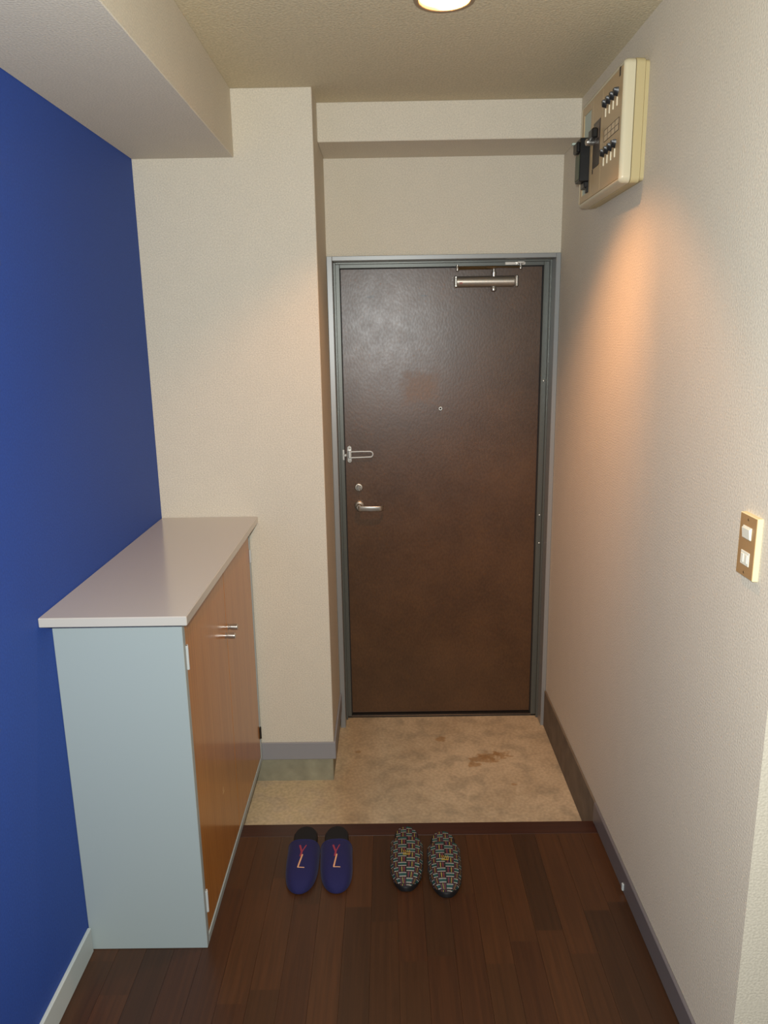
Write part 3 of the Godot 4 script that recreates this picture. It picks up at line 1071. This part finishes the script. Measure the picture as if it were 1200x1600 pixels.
# the vamp: an arched shell over the toes; ts = where it opens, tend = past the toe, w0 = half width, h0 = rise
func slipper_upper(length: float, side: float, ts: float, tend: float, w0: float, h0: float, y0: float) -> Mb:
	var mb := Mb.new()
	var nv := 32
	var nu := 28
	var outer := []
	var inner := []
	for j in nv + 1:
		var k := j / float(nv)
		var vv := sin(k * PI / 2.0)
		var ro := []
		var ri := []
		for i in nu + 1:
			var a := PI * i / float(nu)
			var sa := maxf(sin(a), 0.0)
			# the opening dips towards the toes over the instep
			var t0 := ts + 0.025 * sa
			var t := lerpf(t0, tend, vv)
			var cs := signf(cos(a)) * pow(absf(cos(a)), 0.72)
			var bend := side * 0.0015 * sin(PI * minf(t, 1.0))
			var w := upper_w(t, ts, tend, w0)
			var h := upper_h(t, ts, tend, h0)
			ro.append(V(w * cs + bend, y0 + h * pow(sa, 0.72), t * length))
			ri.append(V(maxf(w - 0.004, 0.0) * cs + bend, y0 + maxf(h - 0.004, 0.0) * pow(sa, 0.72), minf(t * length, tend * length - 0.005)))
		outer.append(ro)
		inner.append(ri)
	var uvf := func(i: int, j: int) -> Vector2:
		var p: Vector3 = outer[j][i]
		var u := (i / float(nu) - 0.5) * 2.0
		return Vector2(u * 0.072 * (0.35 + 0.65 * upper_w(p.z / length, ts, tend, w0) / w0), p.z - p.y * 0.5) / 0.150
	for j in nv:
		for i in nu:
			mb.quad(outer[j][i], outer[j + 1][i], outer[j + 1][i + 1], outer[j][i + 1], uvf.call(i, j), uvf.call(i, j + 1), uvf.call(i + 1, j + 1), uvf.call(i + 1, j))
			mb.quad(inner[j][i + 1], inner[j + 1][i + 1], inner[j + 1][i], inner[j][i])
	for i in nu:
		mb.quad(outer[0][i], outer[0][i + 1], inner[0][i + 1], inner[0][i])
	return mb

# a point on the vamp's outside, x off its centre line
func upper_point(length: float, side: float, u: Array, x: float, t: float) -> Vector3:
	var w := upper_w(t, u[0], u[1], u[2])
	var c := clampf(absf(x) / w, 0.0, 0.98)
	var sa := sqrt(maxf(1.0 - pow(c, 2.0 / 0.72), 0.0))
	return V(x + side * 0.0015 * sin(PI * t), u[4] + upper_h(t, u[0], u[1], u[3]) * pow(sa, 0.72) + 0.0004, t * length)

# a satin-stitch stroke that lies on the vamp, from a to b given as (x, t)
func stroke(mb: Mb, side: float, u: Array, length: float, a: Vector2, b: Vector2, w: float) -> void:
	var path := []
	for i in 9:
		var p := a.lerp(b, i / 8.0)
		path.append(upper_point(length, side, u, p.x, p.y))
	mb.tube(path, w, 0.0012, Vector3.UP, 8)

func build_slippers() -> void:
	var len1 := 0.292
	var spots := [
		[Vector3(-0.2890, 0.0, -2.213), Vector2(-0.2830, -1.92), 1.0, "navy blue slipper with embroidered letters, the one nearer the shoe cabinet"],
		[Vector3(-0.1880, 0.0, -2.213), Vector2(-0.1700, -1.92), -1.0, "navy blue slipper with embroidered letters, the one nearer the striped pair"],
	]
	for q in spots:
		var s := thing("slipper", q[3], "slipper", q[0], "pair of navy blue slippers")
		s.rotation.y = atan2(q[1].x - q[0].x, q[1].y - q[0].z)
		var side: float = q[2]
		put("sole", slipper_sole(len1 * 0.965, side), M.sole_black, s)
		put("insole", slipper_insole(len1 * 0.955, side), M.slipper_black, s)
		var u := [0.385, 1.012, 0.0505, 0.042, 0.003]
		var up := put("upper", slipper_upper(len1, side, u[0], u[1], u[2], u[3], u[4]), M.slipper_blue, s, "", 60.0)
		var bd := Mb.new()
		var rim := []
		# binding along the opening
		for i in 29:
			var a := PI * i / 28.0
			var sa := maxf(sin(a), 0.0)
			var t0: float = u[0] + 0.025 * sa
			var cs := signf(cos(a)) * pow(absf(cos(a)), 0.72)
			rim.append(V((upper_w(t0, u[0], u[1], u[2]) - 0.002) * cs + side * 0.0015 * sin(PI * t0), 0.004 + (upper_h(t0, u[0], u[1], u[3]) - 0.002) * pow(sa, 0.72), t0 * len1 + 0.0005))
		bd.tube(rim, 0.0028, 0.0028, Vector3(0, 0, 1), 8)
		put("binding", bd, M.slipper_blue, up)
		# the embroidered Y over an L, leaning
		var y_ := Mb.new()
		stroke(y_, side, u, len1, Vector2(-0.009, 0.50), Vector2(-0.001, 0.60), 0.0030)
		stroke(y_, side, u, len1, Vector2(0.011, 0.50), Vector2(-0.001, 0.60), 0.0018)
		stroke(y_, side, u, len1, Vector2(-0.001, 0.595), Vector2(-0.004, 0.66), 0.0030)
		put("embroidered_letter", y_, M.thread_red, up)
		var l_ := Mb.new()
		stroke(l_, side, u, len1, Vector2(0.002, 0.635), Vector2(-0.008, 0.795), 0.0024)
		stroke(l_, side, u, len1, Vector2(-0.009, 0.795), Vector2(0.012, 0.800), 0.0013)
		put("embroidered_letter", l_, M.thread_gold, up)
	var pat := [
		[Vector3(0.0425, 0.0, -2.207), Vector2(0.0350, -1.93), 1.0, "striped basket-weave slipper, set a little closer to the step edge"],
		[Vector3(0.1600, 0.0, -2.180), Vector2(0.1540, -1.90), -1.0, "striped basket-weave slipper, set a little further from the step edge"],
	]
	var len2 := 0.284
	for q in pat:
		var s := thing("slipper", q[3], "slipper", q[0], "pair of striped woven slippers")
		s.rotation.y = atan2(q[1].x - q[0].x, q[1].y - q[0].z)
		var side: float = q[2]
		put("sole", slipper_sole(len2, side), M.sole_black, s)
		put("insole", slipper_insole(len2, side), M.weave, s)
		var u := [0.36, 0.985, 0.0525, 0.038, 0.010]
		var up := put("upper", slipper_upper(len2, side, u[0], u[1], u[2], u[3], u[4]), M.weave, s, "", 60.0)
		# small yellow stitched crest
		var cr := Mb.new()
		for k in 4:
			var cx := -0.009 + 0.006 * k
			stroke(cr, side, u, len2, Vector2(cx, 0.60), Vector2(cx + 0.002, 0.645), 0.0011)
		stroke(cr, side, u, len2, Vector2(-0.011, 0.655), Vector2(0.011, 0.655), 0.0011)
		put("embroidered_crest", cr, M.thread_yellow, up)


# a small white clip stuck to the dark baseboard
func build_clip() -> void:
	var c := thing("cable_clip", "tiny white clip on the dark baseboard near the step", "clip", V(XR - 0.009, 0.018, -1.915))
	var mb := Mb.new()
	mb.xf = Transform3D(Basis(V(0, 0, 1), V(0, 1, 0), V(-1, 0, 0)), Vector3.ZERO)
	mb.slab(0.005, 0.011, 0.002, [[0.0, 0.0], [0.003, 0.0], [0.0045, 0.0015]], 4)
	put("clip_body", mb, M.skirt_pale, c)
